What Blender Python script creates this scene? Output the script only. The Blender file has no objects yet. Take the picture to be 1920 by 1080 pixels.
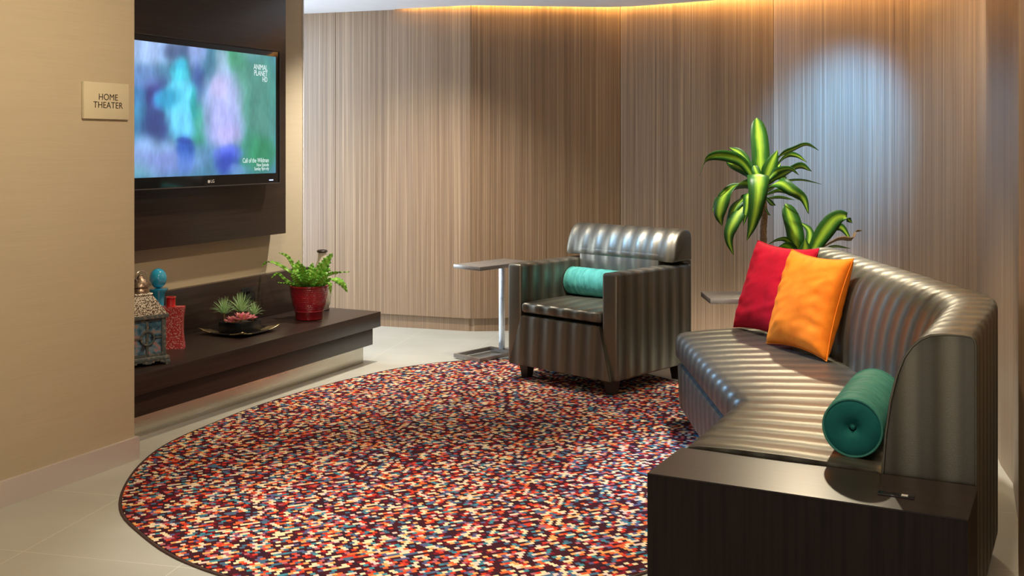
import bpy, bmesh, math, random
from mathutils import Vector, Matrix, Euler, noise
random.seed(7)
SC = bpy.context.scene
COL = SC.collection
PI = math.pi

# ------------------------------------------------------------------ camera
H, F, HZ = 1.30, 1980.0, 274.0          # eye height, focal length in px, horizon row
cam = bpy.data.cameras.new('camera'); cam.sensor_width = 36; cam.lens = F/1920*36
cam.shift_y = -(540-HZ)/1920; cam.clip_start = 0.05
camo = bpy.data.objects.new('camera', cam); COL.objects.link(camo)
camo.location = (0, 0, H); camo.rotation_euler = (PI/2, 0, 0)
SC.camera = camo
# ------------------------------------------------------------------ view + world
SC.view_settings.view_transform = 'Standard'; SC.view_settings.look = 'None'
SC.view_settings.exposure = 0.0; SC.view_settings.gamma = 1; SC.view_settings.use_curve_mapping = False
w = bpy.data.worlds.new('world'); SC.world = w; w.use_nodes = True
w.node_tree.nodes['Background'].inputs[0].default_value = (1.0, 0.89, 0.76, 1)
w.node_tree.nodes['Background'].inputs[1].default_value = 1.05

WARM, NEUT, COOL, BLUE = (1, .80, .55), (1, .92, .80), (.62, .80, 1), (.30, .58, 1)
def aim(o, target):
    o.rotation_euler = (Vector(target)-Vector(o.location)).to_track_quat('-Z', 'Y').to_euler()
def spot(loc, target, power, color=NEUT, deg=60, blend=.6, r=.035):
    l = bpy.data.lights.new('downlight_or_fill_beam', 'SPOT'); l.energy = power; l.color = color  # shared by the ceiling downlights and the added fill spots
    l.spot_size = math.radians(deg); l.spot_blend = blend; l.shadow_soft_size = r
    o = bpy.data.objects.new('downlight_or_fill_beam', l); COL.objects.link(o); o.location = loc; aim(o, target); return o
def area(loc, target, power, color, sx, sy):
    l = bpy.data.lights.new('daylight', 'AREA'); l.shape = 'RECTANGLE'; l.size = sx; l.size_y = sy
    l.energy = power; l.color = color
    o = bpy.data.objects.new('daylight', l); COL.objects.link(o); o.location = loc; aim(o, target); return o
CZ = 2.277                               # ceiling height
LZ = CZ-.02
spot((-.35, 3.2, LZ), (-.30, 3.55, 0), 230, NEUT, 60, .9)        # rug, foreground
spot((-.10, 6.0, LZ), (-.25, 5.95, 0), 60, NEUT, 60, .9)        # rug, far end
spot((-.6, 3.0, LZ), (-1.60, 3.9, 1.0), 120, WARM, 125, 1.0)      # wall wash beside the sign
spot((-.60, 6.2, LZ), (-.80, 6.9, 0), 210, NEUT, 110, 1.0)         # floor behind the console end
spot((.25, 5.2, LZ), (.72, 6.05, .66), 330, NEUT, 40, .7)        # armchair back
spot((.85, 4.0, LZ), (1.25, 4.45, .6), 230, NEUT, 66, .9)        # sofa and pillows
spot((1.05, 5.0, LZ), (1.42, 5.75, 1.05), 250, NEUT, 38, .7)      # dracaena
spot((.55, 2.4, LZ), (.95, 2.95, .45), 60, WARM, 70, .9)         # near end of the sofa
spot((-.95, 5.2, LZ), (-1.5, 5.5, .3), 90, WARM, 70, .9)         # console
spot((-1.15, 5.35, LZ), (.85, 4.1, .28), 720, (.24, .52, 1), 30, .9, .12)       # added cool spot, stands in for the screen's glow on the sofa
spot((-1.2, 5.2, LZ), (.62, 6.12, .78), 420, (.25, .55, 1), 18, .8, .12)  # added cool spot in place of the screen's reflection on the armchair back
spot((1.45, 5.7, LZ), (2.06, 6.62, 1.42), 640, (.10, .40, 1), 52, 1.0, .1)  # added cool spot imitating the screen's reflection on the bent wall panel
spot((1.72, 6.2, LZ), (1.02, 3.9, .45), 120, (1, .86, .60), 60, .9)         # added over the plant to rake highlights across the sofa seat
area((-2.75, 6.95, 1.25), (.6, 4.9, .9), 90, (.66, .82, 1), 1.3, 2.0)   # daylight in the passage behind the screen wall
spot((1.0, 2.5, LZ), (1.75, 3.5, .9), 70, WARM, 90, 1.0)  # fill spot added to brighten the near right wall
spot((1.75, 5.0, LZ), (2.35, 5.7, 1.2), 60, NEUT, 110, 1.0)  # another added fill, lifts the veneer past the right bend

# ------------------------------------------------------------------ coordinates
UX, UY = .4289, .9033                    # direction of the screen wall (s); n points into the room
WROT = math.atan2(UY, UX)
def W(s, n, z=0): return Vector((n*UY+s*UX, -n*UX+s*UY, z))
def P(px, py, Y): return Vector(((px-960)/F*Y, Y, H-(py-HZ)/F*Y))

# ------------------------------------------------------------------ object helpers
def tag(o, label=None, cat=None, group=None, kind=None):
    if label: o['label'] = label
    if cat: o['category'] = cat
    if group: o['group'] = group
    if kind: o['kind'] = kind
    return o
def thing(name, label, cat, loc=(0, 0, 0), rot=0, group=None):
    o = bpy.data.objects.new(name, None); COL.objects.link(o); o.empty_display_size = .05
    o.location = loc; o.rotation_euler = (0, 0, rot); return tag(o, label, cat, group)
def make(name, bm, mat, parent=None, uv=None, smooth=40, label=None, kind=None):
    me = bpy.data.meshes.new(name); bmesh.ops.recalc_face_normals(bm, faces=bm.faces) if smooth != 'open' else None
    if uv:
        lay = bm.loops.layers.uv.verify()
        for f in bm.faces:
            for l in f.loops: l[lay].uv = uv(l.vert.co, f.normal)
    bm.to_mesh(me); bm.free()
    if smooth is not None:
        me.shade_smooth()
        if smooth != 'open': me.set_sharp_from_angle(angle=math.radians(smooth))
    me.materials.append(mat)
    o = bpy.data.objects.new(name, me); COL.objects.link(o)
    if parent: o.parent = parent
    return tag(o, label, kind=kind)
def B(): return bmesh.new()
def box(bm, x0, x1, y0, y1, z0, z1, bev=0, seg=2, M=None):
    m = Matrix.Translation(((x0+x1)/2, (y0+y1)/2, (z0+z1)/2)) @ Matrix.Diagonal((x1-x0, y1-y0, z1-z0, 1))
    t = bmesh.new(); bmesh.ops.create_cube(t, size=1, matrix=m)
    if bev: bmesh.ops.bevel(t, geom=t.edges[:], offset=bev, segments=seg, profile=.5, affect='EDGES', clamp_overlap=True)
    if M: bmesh.ops.transform(t, matrix=M, verts=t.verts[:])
    join(bm, t); return bm
def join(bm, t):
    me = bpy.data.meshes.new('tmp'); t.to_mesh(me); t.free(); bm.from_mesh(me); bpy.data.meshes.remove(me)
def prism(bm, pts, z0, z1):
    lo = [bm.verts.new((p[0], p[1], z0)) for p in pts]; hi = [bm.verts.new((p[0], p[1], z1)) for p in pts]
    n = len(pts); bm.faces.new(hi); bm.faces.new(lo[::-1])
    for i in range(n): bm.faces.new((lo[i], lo[(i+1) % n], hi[(i+1) % n], hi[i]))
    return bm
def lathe(bm, prof, n=32, M=None, c=(0, 0), fn=None):
    rings = []
    t = bmesh.new()
    for r, z in prof:
        if r <= 1e-6: rings.append([t.verts.new((c[0], c[1], z))])
        else:
            ring = []
            for i in range(n):
                a = 2*PI*i/n; rr = r*(fn(a, z) if fn else 1)
                ring.append(t.verts.new((c[0]+rr*math.cos(a), c[1]+rr*math.sin(a), z)))
            rings.append(ring)
    for a, b in zip(rings, rings[1:]):
        if len(a) == 1 and len(b) == 1: continue
        for i in range(n):
            j = (i+1) % n
            if len(a) == 1: t.faces.new((a[0], b[i], b[j]))
            elif len(b) == 1: t.faces.new((a[i], a[j], b[0]))
            else: t.faces.new((a[i], a[j], b[j], b[i]))
    if M: bmesh.ops.transform(t, matrix=M, verts=t.verts[:])
    join(bm, t); return bm
def tube(bm, pts, r, n=8, closed=False, rf=None):
    pts = [Vector(p) for p in pts]; m = len(pts); rings = []; up = None
    for i, p in enumerate(pts):
        a = pts[(i-1) % m] if (closed or i) else pts[0]; b = pts[(i+1) % m] if (closed or i < m-1) else pts[-1]
        d = (b-a).normalized()
        if up is None: up = Vector((0, 0, 1)) if abs(d.z) < .9 else Vector((1, 0, 0))
        x = up.cross(d).normalized(); y = d.cross(x).normalized(); up = y
        rr = rf(i/(m-1)) if rf else r
        rings.append([bm.verts.new(p+(x*math.cos(2*PI*k/n)+y*math.sin(2*PI*k/n))*rr) for k in range(n)])
    for i in range(m if closed else m-1):
        a, b = rings[i], rings[(i+1) % m]
        for k in range(n): bm.faces.new((a[k], a[(k+1) % n], b[(k+1) % n], b[k]))
    if not closed: bm.faces.new(rings[0][::-1]); bm.faces.new(rings[-1])
    return bm
def bez(pts, n):
    """smooth curve through control points (Catmull-Rom)"""
    pts = [Vector(p) for p in pts]; q = [pts[0]*2-pts[1]]+pts+[pts[-1]*2-pts[-2]]; out = []
    segs = len(pts)-1
    for i in range(n+1):
        t = i/n*segs; k = min(int(t), segs-1); f = t-k; a, b, c, d = q[k:k+4]
        out.append(.5*((2*b)+(c-a)*f+(2*a-5*b+4*c-d)*f*f+(3*b-a-3*c+d)*f**3))
    return out
def text_mesh(name, s, size, mat, parent, M, align='CENTER', sx=1.0, bold=0, ext=.0006, spacing=1.0, label=None):
    c = bpy.data.curves.new(name, 'FONT'); c.body = s; c.size = size; c.align_x = align; c.align_y = 'CENTER'
    c.extrude = ext; c.offset = bold; c.space_character = spacing
    o = bpy.data.objects.new(name+'_tmp', c); COL.objects.link(o)
    bpy.context.view_layer.update()
    me = bpy.data.meshes.new_from_object(o.evaluated_get(bpy.context.evaluated_depsgraph_get()))
    bpy.data.objects.remove(o); me.name = name
    me.transform(M @ Matrix.Diagonal((sx, 1, 1, 1)))
    me.materials.clear(); me.materials.append(mat)
    r = bpy.data.objects.new(name, me); COL.objects.link(r); r.parent = parent
    return tag(r, label)

# ------------------------------------------------------------------ material helpers
class NG:
    def __init__(s, name):
        s.m = bpy.data.materials.new(name); s.m.use_nodes = True; s.t = s.m.node_tree
        s.b = s.t.nodes['Principled BSDF']
    def n(s, ty, **k):
        x = s.t.nodes.new(ty)
        for a, v in k.items(): setattr(x, a, v)
        return x
    def set(s, sock, v):
        if hasattr(v, 'is_linked'): s.t.links.new(v, sock)
        else: sock.default_value = v
    def math(s, op, a, b=0, c=0):
        x = s.n('ShaderNodeMath', operation=op); s.set(x.inputs[0], a); s.set(x.inputs[1], b); s.set(x.inputs[2], c); return x.outputs[0]
    def coord(s, out='Object'): return s.n('ShaderNodeTexCoord').outputs[out]
    def sep(s, v): x = s.n('ShaderNodeSeparateXYZ'); s.set(x.inputs[0], v); return x.outputs
    def comb(s, a, b, c=0):
        x = s.n('ShaderNodeCombineXYZ'); s.set(x.inputs[0], a); s.set(x.inputs[1], b); s.set(x.inputs[2], c); return x.outputs[0]
    def map(s, v, scale=(1, 1, 1), rot=(0, 0, 0), loc=(0, 0, 0)):
        x = s.n('ShaderNodeMapping'); s.set(x.inputs[0], v); x.inputs['Scale'].default_value = scale
        x.inputs['Rotation'].default_value = rot; x.inputs['Location'].default_value = loc; return x.outputs[0]
    def noise(s, v, scale=5, detail=3, rough=.5, dist=0):
        x = s.n('ShaderNodeTexNoise'); s.set(x.inputs['Vector'], v); x.inputs['Scale'].default_value = scale
        x.inputs['Detail'].default_value = detail; x.inputs['Roughness'].default_value = rough; x.inputs['Distortion'].default_value = dist
        return x.outputs['Fac']
    def ramp(s, f, stops, interp='LINEAR'):
        x = s.n('ShaderNodeValToRGB'); x.color_ramp.interpolation = interp; e = x.color_ramp.elements
        while len(e) < len(stops): e.new(.5)
        for i, (p, c) in enumerate(stops):
            e[i].position = p; e[i].color = tuple(c)+(1,) if len(c) == 3 else c
        s.set(x.inputs[0], f); return x.outputs[0]
    def mix(s, f, a, b, mode='MIX'):
        x = s.n('ShaderNodeMix', data_type='RGBA', blend_type=mode)
        s.set(x.inputs[0], f); s.set(x.inputs[6], a if hasattr(a, 'is_linked') else tuple(a)+(1,)); s.set(x.inputs[7], b if hasattr(b, 'is_linked') else tuple(b)+(1,))
        return x.outputs[2]
    def maprange(s, v, a, b, c, d):
        x = s.n('ShaderNodeMapRange'); s.set(x.inputs[0], v)
        for i, k in enumerate((a, b, c, d)): x.inputs[i+1].default_value = k
        return x.outputs[0]
    def bump(s, h, strength=.3, dist=.01):
        x = s.n('ShaderNodeBump'); x.inputs['Strength'].default_value = strength; x.inputs['Distance'].default_value = dist
        s.set(x.inputs['Height'], h); s.t.links.new(x.outputs[0], s.b.inputs['Normal'])
    def bs(s, **k):
        for a, v in k.items(): s.set(s.b.inputs[a.replace('_', ' ')], v if (hasattr(v, 'is_linked') or not isinstance(v, tuple) or len(v) == 4) else v+(1,))
        return s.m
def plain(name, col, rough=.5, metal=0, spec=.5, coat=0, nscale=40, var=.08, bump=0):
    g = NG(name); v = g.coord(); f = g.noise(v, nscale, 4)
    a = tuple(c*(1-var) for c in col); b = tuple(min(1, c*(1+var)) for c in col)
    g.bs(Base_Color=g.ramp(f, [(.3, a), (.7, b)]), Roughness=rough, Metallic=metal, Specular_IOR_Level=spec, Coat_Weight=coat)
    if bump: g.bump(f, bump, .004)
    return g.m
def emit(name, col, st):
    g = NG(name); g.bs(Base_Color=(0, 0, 0), Emission_Color=col, Emission_Strength=st); return g.m

def mat_wood_wall():
    g = NG('striped veneer'); v = g.coord('UV')
    fine = g.noise(g.map(v, (330, .9, 1)), 1, 4, .7)
    mid = g.noise(g.map(v, (85, .25, 1), loc=(3, 7, 0)), 1, 3, .6)
    wide = g.noise(g.map(v, (9, .1, 1), loc=(9, 2, 0)), 1, 2, .5)
    hue = g.noise(g.map(v, (70, .35, 1), loc=(30, 1, 0)), 1, 2, .5)
    f = g.math('ADD', g.math('MULTIPLY', fine, .5), g.math('ADD', g.math('MULTIPLY', mid, .38), g.math('MULTIPLY', wide, .12)))
    c = g.ramp(f, [(.38, (.13, .074, .040)), (.46, (.225, .142, .080)), (.53, (.30, .20, .120)), (.61, (.43, .31, .195))])
    c = g.mix(g.ramp(hue, [(.45, (0, 0, 0)), (.62, (.35,)*3)]), c, (.22, .155, .11))
    g.bs(Base_Color=c, Roughness=.34, Specular_IOR_Level=.6)
    g.bump(fine, .12, .002); return g.m
def mat_wallpaper():
    g = NG('woven wallpaper'); v = g.coord()
    a = g.noise(g.map(v, (6, 6, 420)), 1, 3, .6); b = g.noise(g.map(v, (2.5, 2.5, 40)), 1, 3, .6)
    f = g.math('ADD', g.math('MULTIPLY', a, .6), g.math('MULTIPLY', b, .4))
    g.bs(Base_Color=g.ramp(f, [(.3, (.45, .38, .262)), (.7, (.50, .425, .298))]), Roughness=.6, Specular_IOR_Level=.3)
    g.bump(a, .15, .002); return g.m
def mat_dark_wood(name='espresso wood', rough=.32, axis=0, spec=.5, k=1):
    g = NG(name); v = g.coord(); sc = [3, 90, 90]
    sc = sc if axis == 0 else [90, 90, 3]
    a = g.noise(g.map(v, tuple(sc)), 1, 4, .6)
    g.bs(Base_Color=g.ramp(a, [(.3, (.016*k, .010*k, .008*k)), (.7, (.036*k, .022*k, .017*k))]), Roughness=rough, Specular_IOR_Level=spec)
    g.bump(a, .05, .001); return g.m
def mat_floor():
    g = NG('porcelain tile'); v = g.coord('Object'); s = g.sep(v); ca, sa = math.cos(math.radians(13)), math.sin(math.radians(13))
    e1 = g.math('SUBTRACT', g.math('MULTIPLY', s[0], ca), g.math('MULTIPLY', s[1], sa))
    e2 = g.math('ADD', g.math('MULTIPLY', s[0], sa), g.math('MULTIPLY', s[1], ca))
    def edge(e, off):
        k = g.math('DIVIDE', g.math('SUBTRACT', e, off), .55)
        fr = g.math('FRACT', g.math('ADD', k, 100.5)); d = g.math('ABSOLUTE', g.math('SUBTRACT', fr, .5))
        return g.math('LESS_THAN', d, .0028), g.math('FLOOR', g.math('ADD', k, 100))
    l1, c1 = edge(e1, -2.289); l2, c2 = edge(e2, 3.497)
    line = g.math('MAXIMUM', l1, l2)
    wn = g.n('ShaderNodeTexWhiteNoise'); g.set(wn.inputs['Vector'], g.comb(c1, c2)); 
    n = g.noise(g.map(v, (2, 3, 1), rot=(0, 0, .4)), 1, 3, .5)
    base = g.ramp(n, [(.3, (.44, .44, .38)), (.7, (.52, .52, .46))])
    base = g.mix(g.math('MULTIPLY', wn.outputs[0], .12), base, (.38, .37, .32))
    g.bs(Base_Color=g.mix(line, base, (.66, .63, .55)), Roughness=.32, Specular_IOR_Level=.5); return g.m
def mat_rug():
    g = NG('multicolour loop pile'); v = g.coord('Object'); s = g.sep(g.map(v, rot=(0, 0, math.radians(-24))))
    x = g.math('DIVIDE', s[0], .0165); y = g.math('DIVIDE', s[1], .0150)
    row = g.math('FLOOR', y); sh = g.math('MULTIPLY', g.math('MODULO', g.math('ADD', row, 4000), 3), .37)
    x2 = g.math('ADD', x, sh); cell = g.math('FLOOR', x2)
    wn = g.n('ShaderNodeTexWhiteNoise'); g.set(wn.inputs['Vector'], g.comb(cell, row, .3)); f = wn.outputs[0]
    stops = [(0, (.055, .010, .016)), (.26, (.030, .012, .022)), (.37, (.20, .012, .022)), (.43, (.60, .045, .022)), (.50, (.70, .13, .04)),
             (.56, (.75, .36, .12)), (.62, (.80, .66, .40)), (.74, (.72, .56, .48)), (.80, (.45, .12, .15)), (.84, (.06, .14, .22)), (.92, (.11, .10, .22)), (.96, (.05, .24, .30))]
    c = g.ramp(f, stops, 'CONSTANT')
    wn2 = g.n('ShaderNodeTexWhiteNoise'); g.set(wn2.inputs['Vector'], g.comb(g.math('FLOOR', g.math('MULTIPLY', x2, 4)), g.math('FLOOR', g.math('MULTIPLY', y, 4)), .7))
    c = g.mix(g.math('MULTIPLY', wn2.outputs[0], .22), c, (.03, .01, .015))
    g.bs(Base_Color=c, Roughness=.95, Specular_IOR_Level=.1, Sheen_Weight=.0)
    g.bump(wn2.outputs[0], .35, .003); return g.m
def mat_vinyl(period=.1, name='pearl striped vinyl'):
    g = NG(name); u = g.sep(g.coord('UV'))[0]
    wv = g.math('SINE', g.math('MULTIPLY', u, 2*PI/period))
    fs = g.n('ShaderNodeMapRange', interpolation_type='SMOOTHSTEP'); g.set(fs.inputs[0], wv); fs.inputs[1].default_value = -.7; fs.inputs[2].default_value = .7
    f = fs.outputs[0]
    grain = g.noise(g.coord(), 420, 3, .6)
    c = g.mix(f, (.130, .121, .098), (.200, .187, .148))
    g.bs(Base_Color=c, Metallic=.82, Roughness=g.maprange(f, 0, 1, .42, .36), Specular_IOR_Level=.6)
    h = g.math('ADD', g.math('MULTIPLY', wv, .5), g.math('MULTIPLY', grain, .06))
    g.bump(h, 1.0, .0075); return g.m
def mat_velvet(name, col, col2, rough=.8):
    g = NG(name); v = g.coord(); n = g.noise(v, 14, 4, .6, .4); fn = g.noise(v, 500, 2)
    g.bs(Base_Color=g.ramp(n, [(.35, col2), (.65, col)]), Roughness=rough, Specular_IOR_Level=.15, Sheen_Weight=.15, Sheen_Roughness=.4, Sheen_Tint=tuple(min(1, c*1.6+.05) for c in col))
    g.bump(fn, .15, .002); return g.m
def mat_leaf(name, edge, mid, width=.22, rough=.32, streak=.22):
    g = NG(name); uv = g.sep(g.coord('UV')); d = g.math('ABSOLUTE', g.math('SUBTRACT', uv[0], .5))
    n = g.noise(g.map(g.coord('UV'), (42, .8, 1)), 1, 4, .75); pos = g.noise(g.coord(), 9, 2)
    d = g.math('ADD', d, g.math('ADD', g.math('MULTIPLY', g.math('SUBTRACT', n, .5), streak), g.math('MULTIPLY', g.math('SUBTRACT', pos, .5), .25)))
    e2 = tuple(min(1, c*1.7) for c in edge); m2 = tuple((a+b)/2 for a, b in zip(edge, mid))
    c = g.ramp(d, [(max(0, width-.10), mid), (width+.01, m2), (width+.12, e2), (width+.24, edge)])
    g.bs(Base_Color=c, Roughness=rough, Specular_IOR_Level=.35)
    g.bump(n, .25, .002)
    tr = g.n('ShaderNodeBsdfTranslucent'); g.set(tr.inputs[0], c); mx = g.n('ShaderNodeMixShader'); mx.inputs[0].default_value = .25
    g.t.links.new(g.b.outputs[0], mx.inputs[1]); g.t.links.new(tr.outputs[0], mx.inputs[2])
    g.t.links.new(mx.outputs[0], g.t.nodes['Material Output'].inputs[0]); return g.m
def mat_speckle(name, a, b, scale=160, rough=.4, metal=.3, thr=.5, bmp=.6):
    g = NG(name); v = g.coord(); x = g.n('ShaderNodeTexVoronoi'); g.set(x.inputs['Vector'], v); x.inputs['Scale'].default_value = scale
    f = x.outputs['Distance']
    g.bs(Base_Color=g.ramp(f, [(thr-.12, b), (thr+.08, a)]), Roughness=rough, Metallic=metal); g.bump(f, bmp, .004); return g.m
def mat_brushed(name, col, rough=.3, sc=(2, 2, 500)):
    g = NG(name); n = g.noise(g.map(g.coord(), sc), 1, 3, .6)
    g.bs(Base_Color=tuple(col), Metallic=1.0, Roughness=g.maprange(n, .3, .7, rough-.06, rough+.08)); return g.m

M_WOOD = mat_wood_wall(); M_PAPER = mat_wallpaper(); M_DARK = mat_dark_wood(); M_DARKV = mat_dark_wood('espresso wood vertical grain', .5, 2, .25, .7)
M_FLOOR = mat_floor(); M_RUG = mat_rug(); M_VINYL = mat_vinyl(); 
M_CEIL = plain('ceiling paint', (.84, .84, .88), .8, nscale=8, var=.02)
M_TRIM = plain('satin grey baseboard', (.60, .54, .51), .38, .2, nscale=4, var=.03)
M_STEEL = mat_brushed('brushed steel', (.62, .58, .50), .27, (.5, .5, 40))
M_ALU = mat_brushed('satin aluminium', (.62, .66, .72), .32)
M_TABLE = plain('grey bronze laminate', (.30, .28, .26), .32, .55, nscale=60)
M_BLACK = plain('black plastic', (.012, .012, .014), .22)
M_GLOSS = plain('piano black plastic', (.010, .010, .012), .08, var=.02)
M_TEAL = mat_velvet('teal velvet', (.07, .29, .245), (.045, .22, .19), .6)
M_TEAL_F = mat_velvet('gathered teal velvet', (.07, .29, .245), (.045, .22, .19), .6)
g_ = M_TEAL_F.node_tree; x_ = [n for n in g_.nodes if n.type == 'BUMP'][0]; tc_ = g_.nodes.new('ShaderNodeTexCoord'); mp_ = g_.nodes.new('ShaderNodeMapping'); nz_ = g_.nodes.new('ShaderNodeTexNoise')
mp_.inputs['Scale'].default_value = (5, 5, 42); nz_.inputs['Scale'].default_value = 1; nz_.inputs['Detail'].default_value = 3; nz_.inputs['Distortion'].default_value = .6
g_.links.new(tc_.outputs['Object'], mp_.inputs[0]); g_.links.new(mp_.outputs[0], nz_.inputs['Vector']); g_.links.new(nz_.outputs['Fac'], x_.inputs['Height']); x_.inputs['Strength'].default_value = 1; x_.inputs['Distance'].default_value = .022
M_TEALD = mat_velvet('teal velvet end', (.012, .155, .145), (.010, .12, .115), .7)
M_RED = mat_velvet('crimson velvet', (.42, .004, .020), (.31, .003, .015))
M_ORANGE = mat_velvet('orange velvet', (.78, .205, .012), (.68, .155, .008))
M_LEAF = mat_leaf('variegated dracaena leaf', (.018, .075, .010), (.34, .54, .045), .13, .40)
M_LEAF2 = mat_leaf('fern leaf', (.13, .34, .04), (.24, .46, .06), .2, .12)
M_TUFT = mat_leaf('air plant leaf', (.17, .34, .12), (.42, .58, .30), .3)
M_PINK = mat_leaf('pink succulent petal', (.62, .16, .24), (.62, .52, .24), .16)
M_BARK = plain('cane bark', (.19, .115, .06), .85, nscale=120, var=.4, bump=.8)
M_SOIL = plain('soil', (.03, .02, .014), .95, nscale=150, var=.4, bump=1)

# ------------------------------------------------------------------ setting
struct = lambda name, bm, m, **k: tag(make(name, bm, m, **k), kind='structure')
bm = B(); prism(bm, [(-6, -2.5), (4.2, -2.5), (4.2, 9.2), (-6, 9.2)], -.06, 0); struct('floor', bm, M_FLOOR, smooth=None)

def wallmesh(plan, z0, z1):      # footprint given in (s, n)
    bm = B(); prism(bm, [W(s, n)[:2] for s, n in plan], z0, z1); return bm
struct('wall_left', wallmesh([(-3, -3.295), (-3, -4.25), (3.286, -4.25), (3.286, -3.295)], 0, 2.5), M_PAPER, smooth=None)
struct('wall_alcove', wallmesh([(3.286, -3.99), (3.286, -4.25), (5.365, -4.25), (5.365, -3.99)], 0, 2.5), M_PAPER, smooth=None)
struct('corner_highlight', wallmesh([(5.365, -3.982), (5.365, -4.25), (5.372, -4.25), (5.372, -3.982)], 0, CZ), plain('white corner highlight', (.75, .75, .74), .4), smooth=None)  # added white strip stands in for the bright highlight along the wall end
bm = wallmesh([(-3, -3.280), (-3, -3.295), (3.286, -3.295), (3.286, -3.99), (3.301, -3.99), (3.301, -3.280)], 0, .094)
struct('baseboard_left', bm, M_TRIM, smooth=None)

# back wall of veneer panels: plan polyline (bends are panel joints)
V = [(-4.6, 8.8), (-1.55, 7.80), (-1.29, 7.714), (-.287, 7.38), (.77, 7.50), (1.7325, 7.0), (2.372, 6.308), (2.42, 5.5), (2.20, 4.9), (1.99, 4.3),
     (1.93, 4.07), (1.757, 3.67), (1.53, 3.19), (1.50, 2.75), (1.62, 2.0), (1.9, 0), (1.9, -2.5)]
def outward(a, b):               # away from the room
    d = (Vector(b)-Vector(a)).normalized(); return Vector((-d.y, d.x))
def offset(poly, k):
    out = []
    for i, p in enumerate(poly):
        ns = []
        if i: ns.append(outward(poly[i-1], p))
        if i < len(poly)-1: ns.append(outward(p, poly[i+1]))
        m = sum(ns, Vector((0, 0)))/len(ns); m /= max(.3, m.length_squared)
        out.append(Vector(p)+m*k)
    return out
seams = {2, 3, 4, 5, 6, 8}
path = []
off = offset(V, .006)
for i, p in enumerate(V):
    p = Vector(p)
    if i in seams:
        a = (Vector(V[i-1])-p).normalized(); b = (Vector(V[i+1])-p).normalized()
        path += [p+a*.0022, off[i], p+b*.0022]
    else: path.append(p)
def ribbon(poly, z0, z1, thick, u0=0):
    bm = B(); lay = bm.loops.layers.uv.verify(); u = u0; back = offset(poly, thick)
    us = [u0]
    for a, b in zip(poly, poly[1:]): us.append(us[-1]+(Vector(b)-Vector(a)).length)
    def quad(c, uvs):
        f = bm.faces.new([bm.verts.new(x) for x in c])
        for l, q in zip(f.loops, uvs): l[lay].uv = q
    for i in range(len(poly)-1):
        a, b, c, d = poly[i], poly[i+1], back[i+1], back[i]
        ua, ub = us[i], us[i+1]
        quad([(a[0], a[1], z0), (b[0], b[1], z0), (b[0], b[1], z1), (a[0], a[1], z1)], [(ua, z0), (ub, z0), (ub, z1), (ua, z1)])
        quad([(d[0], d[1], z0), (c[0], c[1], z0), (c[0], c[1], z1), (d[0], d[1], z1)], [(ua, z0), (ub, z0), (ub, z1), (ua, z1)])
        for z in (z0, z1): quad([(a[0], a[1], z), (b[0], b[1], z), (c[0], c[1], z), (d[0], d[1], z)], [(ua, z), (ub, z), (ub, z+.05), (ua, z+.05)])
    bmesh.ops.remove_doubles(bm, verts=bm.verts, dist=1e-5)
    return bm
k4 = [i for i, p in enumerate(path) if (Vector(p)-Vector(off[4])).length < 1e-6][0]
left, right = path[:k4+1], path[k4:]
def strip_obj(parts, name):
    bm = B()
    for t in parts: join(bm, t)
    return struct(name, bm, M_WOOD, smooth=None)
def ulen(poly): return sum((Vector(b)-Vector(a)).length for a, b in zip(poly, poly[1:]))
strip_obj([ribbon(left, .095, 2.5, .04), ribbon(right, 0, 2.5, .04, ulen(left))], 'wall_back')
kick = offset(left, .028)
strip_obj([ribbon(kick, 0, .10, .02, .3)], 'baseboard_back')

# ceiling with its floating wavy edge, light cove behind it
wl = offset(V, -.06)
lip = [(-.84, 7.535), (-.55, 7.425), (-.284, 7.335), (-.1, 7.345), (.25, 7.385), (.566, 7.415), (.78, 7.40), (.95, 7.325), (1.296, 7.11), (1.56, 6.93), (1.85, 6.62), (2.13, 6.25),
       (2.24, 5.9), (2.25, 5.45), (2.12, 5.05), (1.95, 4.6), (1.82, 4.2), (1.6, 3.7), (1.38, 3.2), (1.36, 2.7), (1.45, 2.0), (1.7, 0), (1.7, -2.5)]
lip = [(-.84, 7.535)]+[tuple(v) for v in bez([Vector((x, y, 0)) for x, y in lip], 110)][1:]
wallpt = (-.84, 7.38-.3325*(-.84+.287))
ceil = [(-6, -2.5), (-6, 9.26), (-4.6, 8.82), wallpt]+[(p[0], p[1]) for p in lip]
bm = B(); prism(bm, ceil, CZ, CZ+.02); bmesh.ops.triangulate(bm, faces=[f for f in bm.faces if len(f.verts) > 4])
struct('ceiling', bm, M_CEIL, smooth=None)
bm = B(); prism(bm, [(-1.0, 7.9), (3.2, 7.9), (3.2, -2.5), (1.0, -2.5), (1.0, 6.5), (-1.0, 6.9)], 2.40, 2.44); struct('trim_2', bm, M_CEIL, smooth=None)
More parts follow.
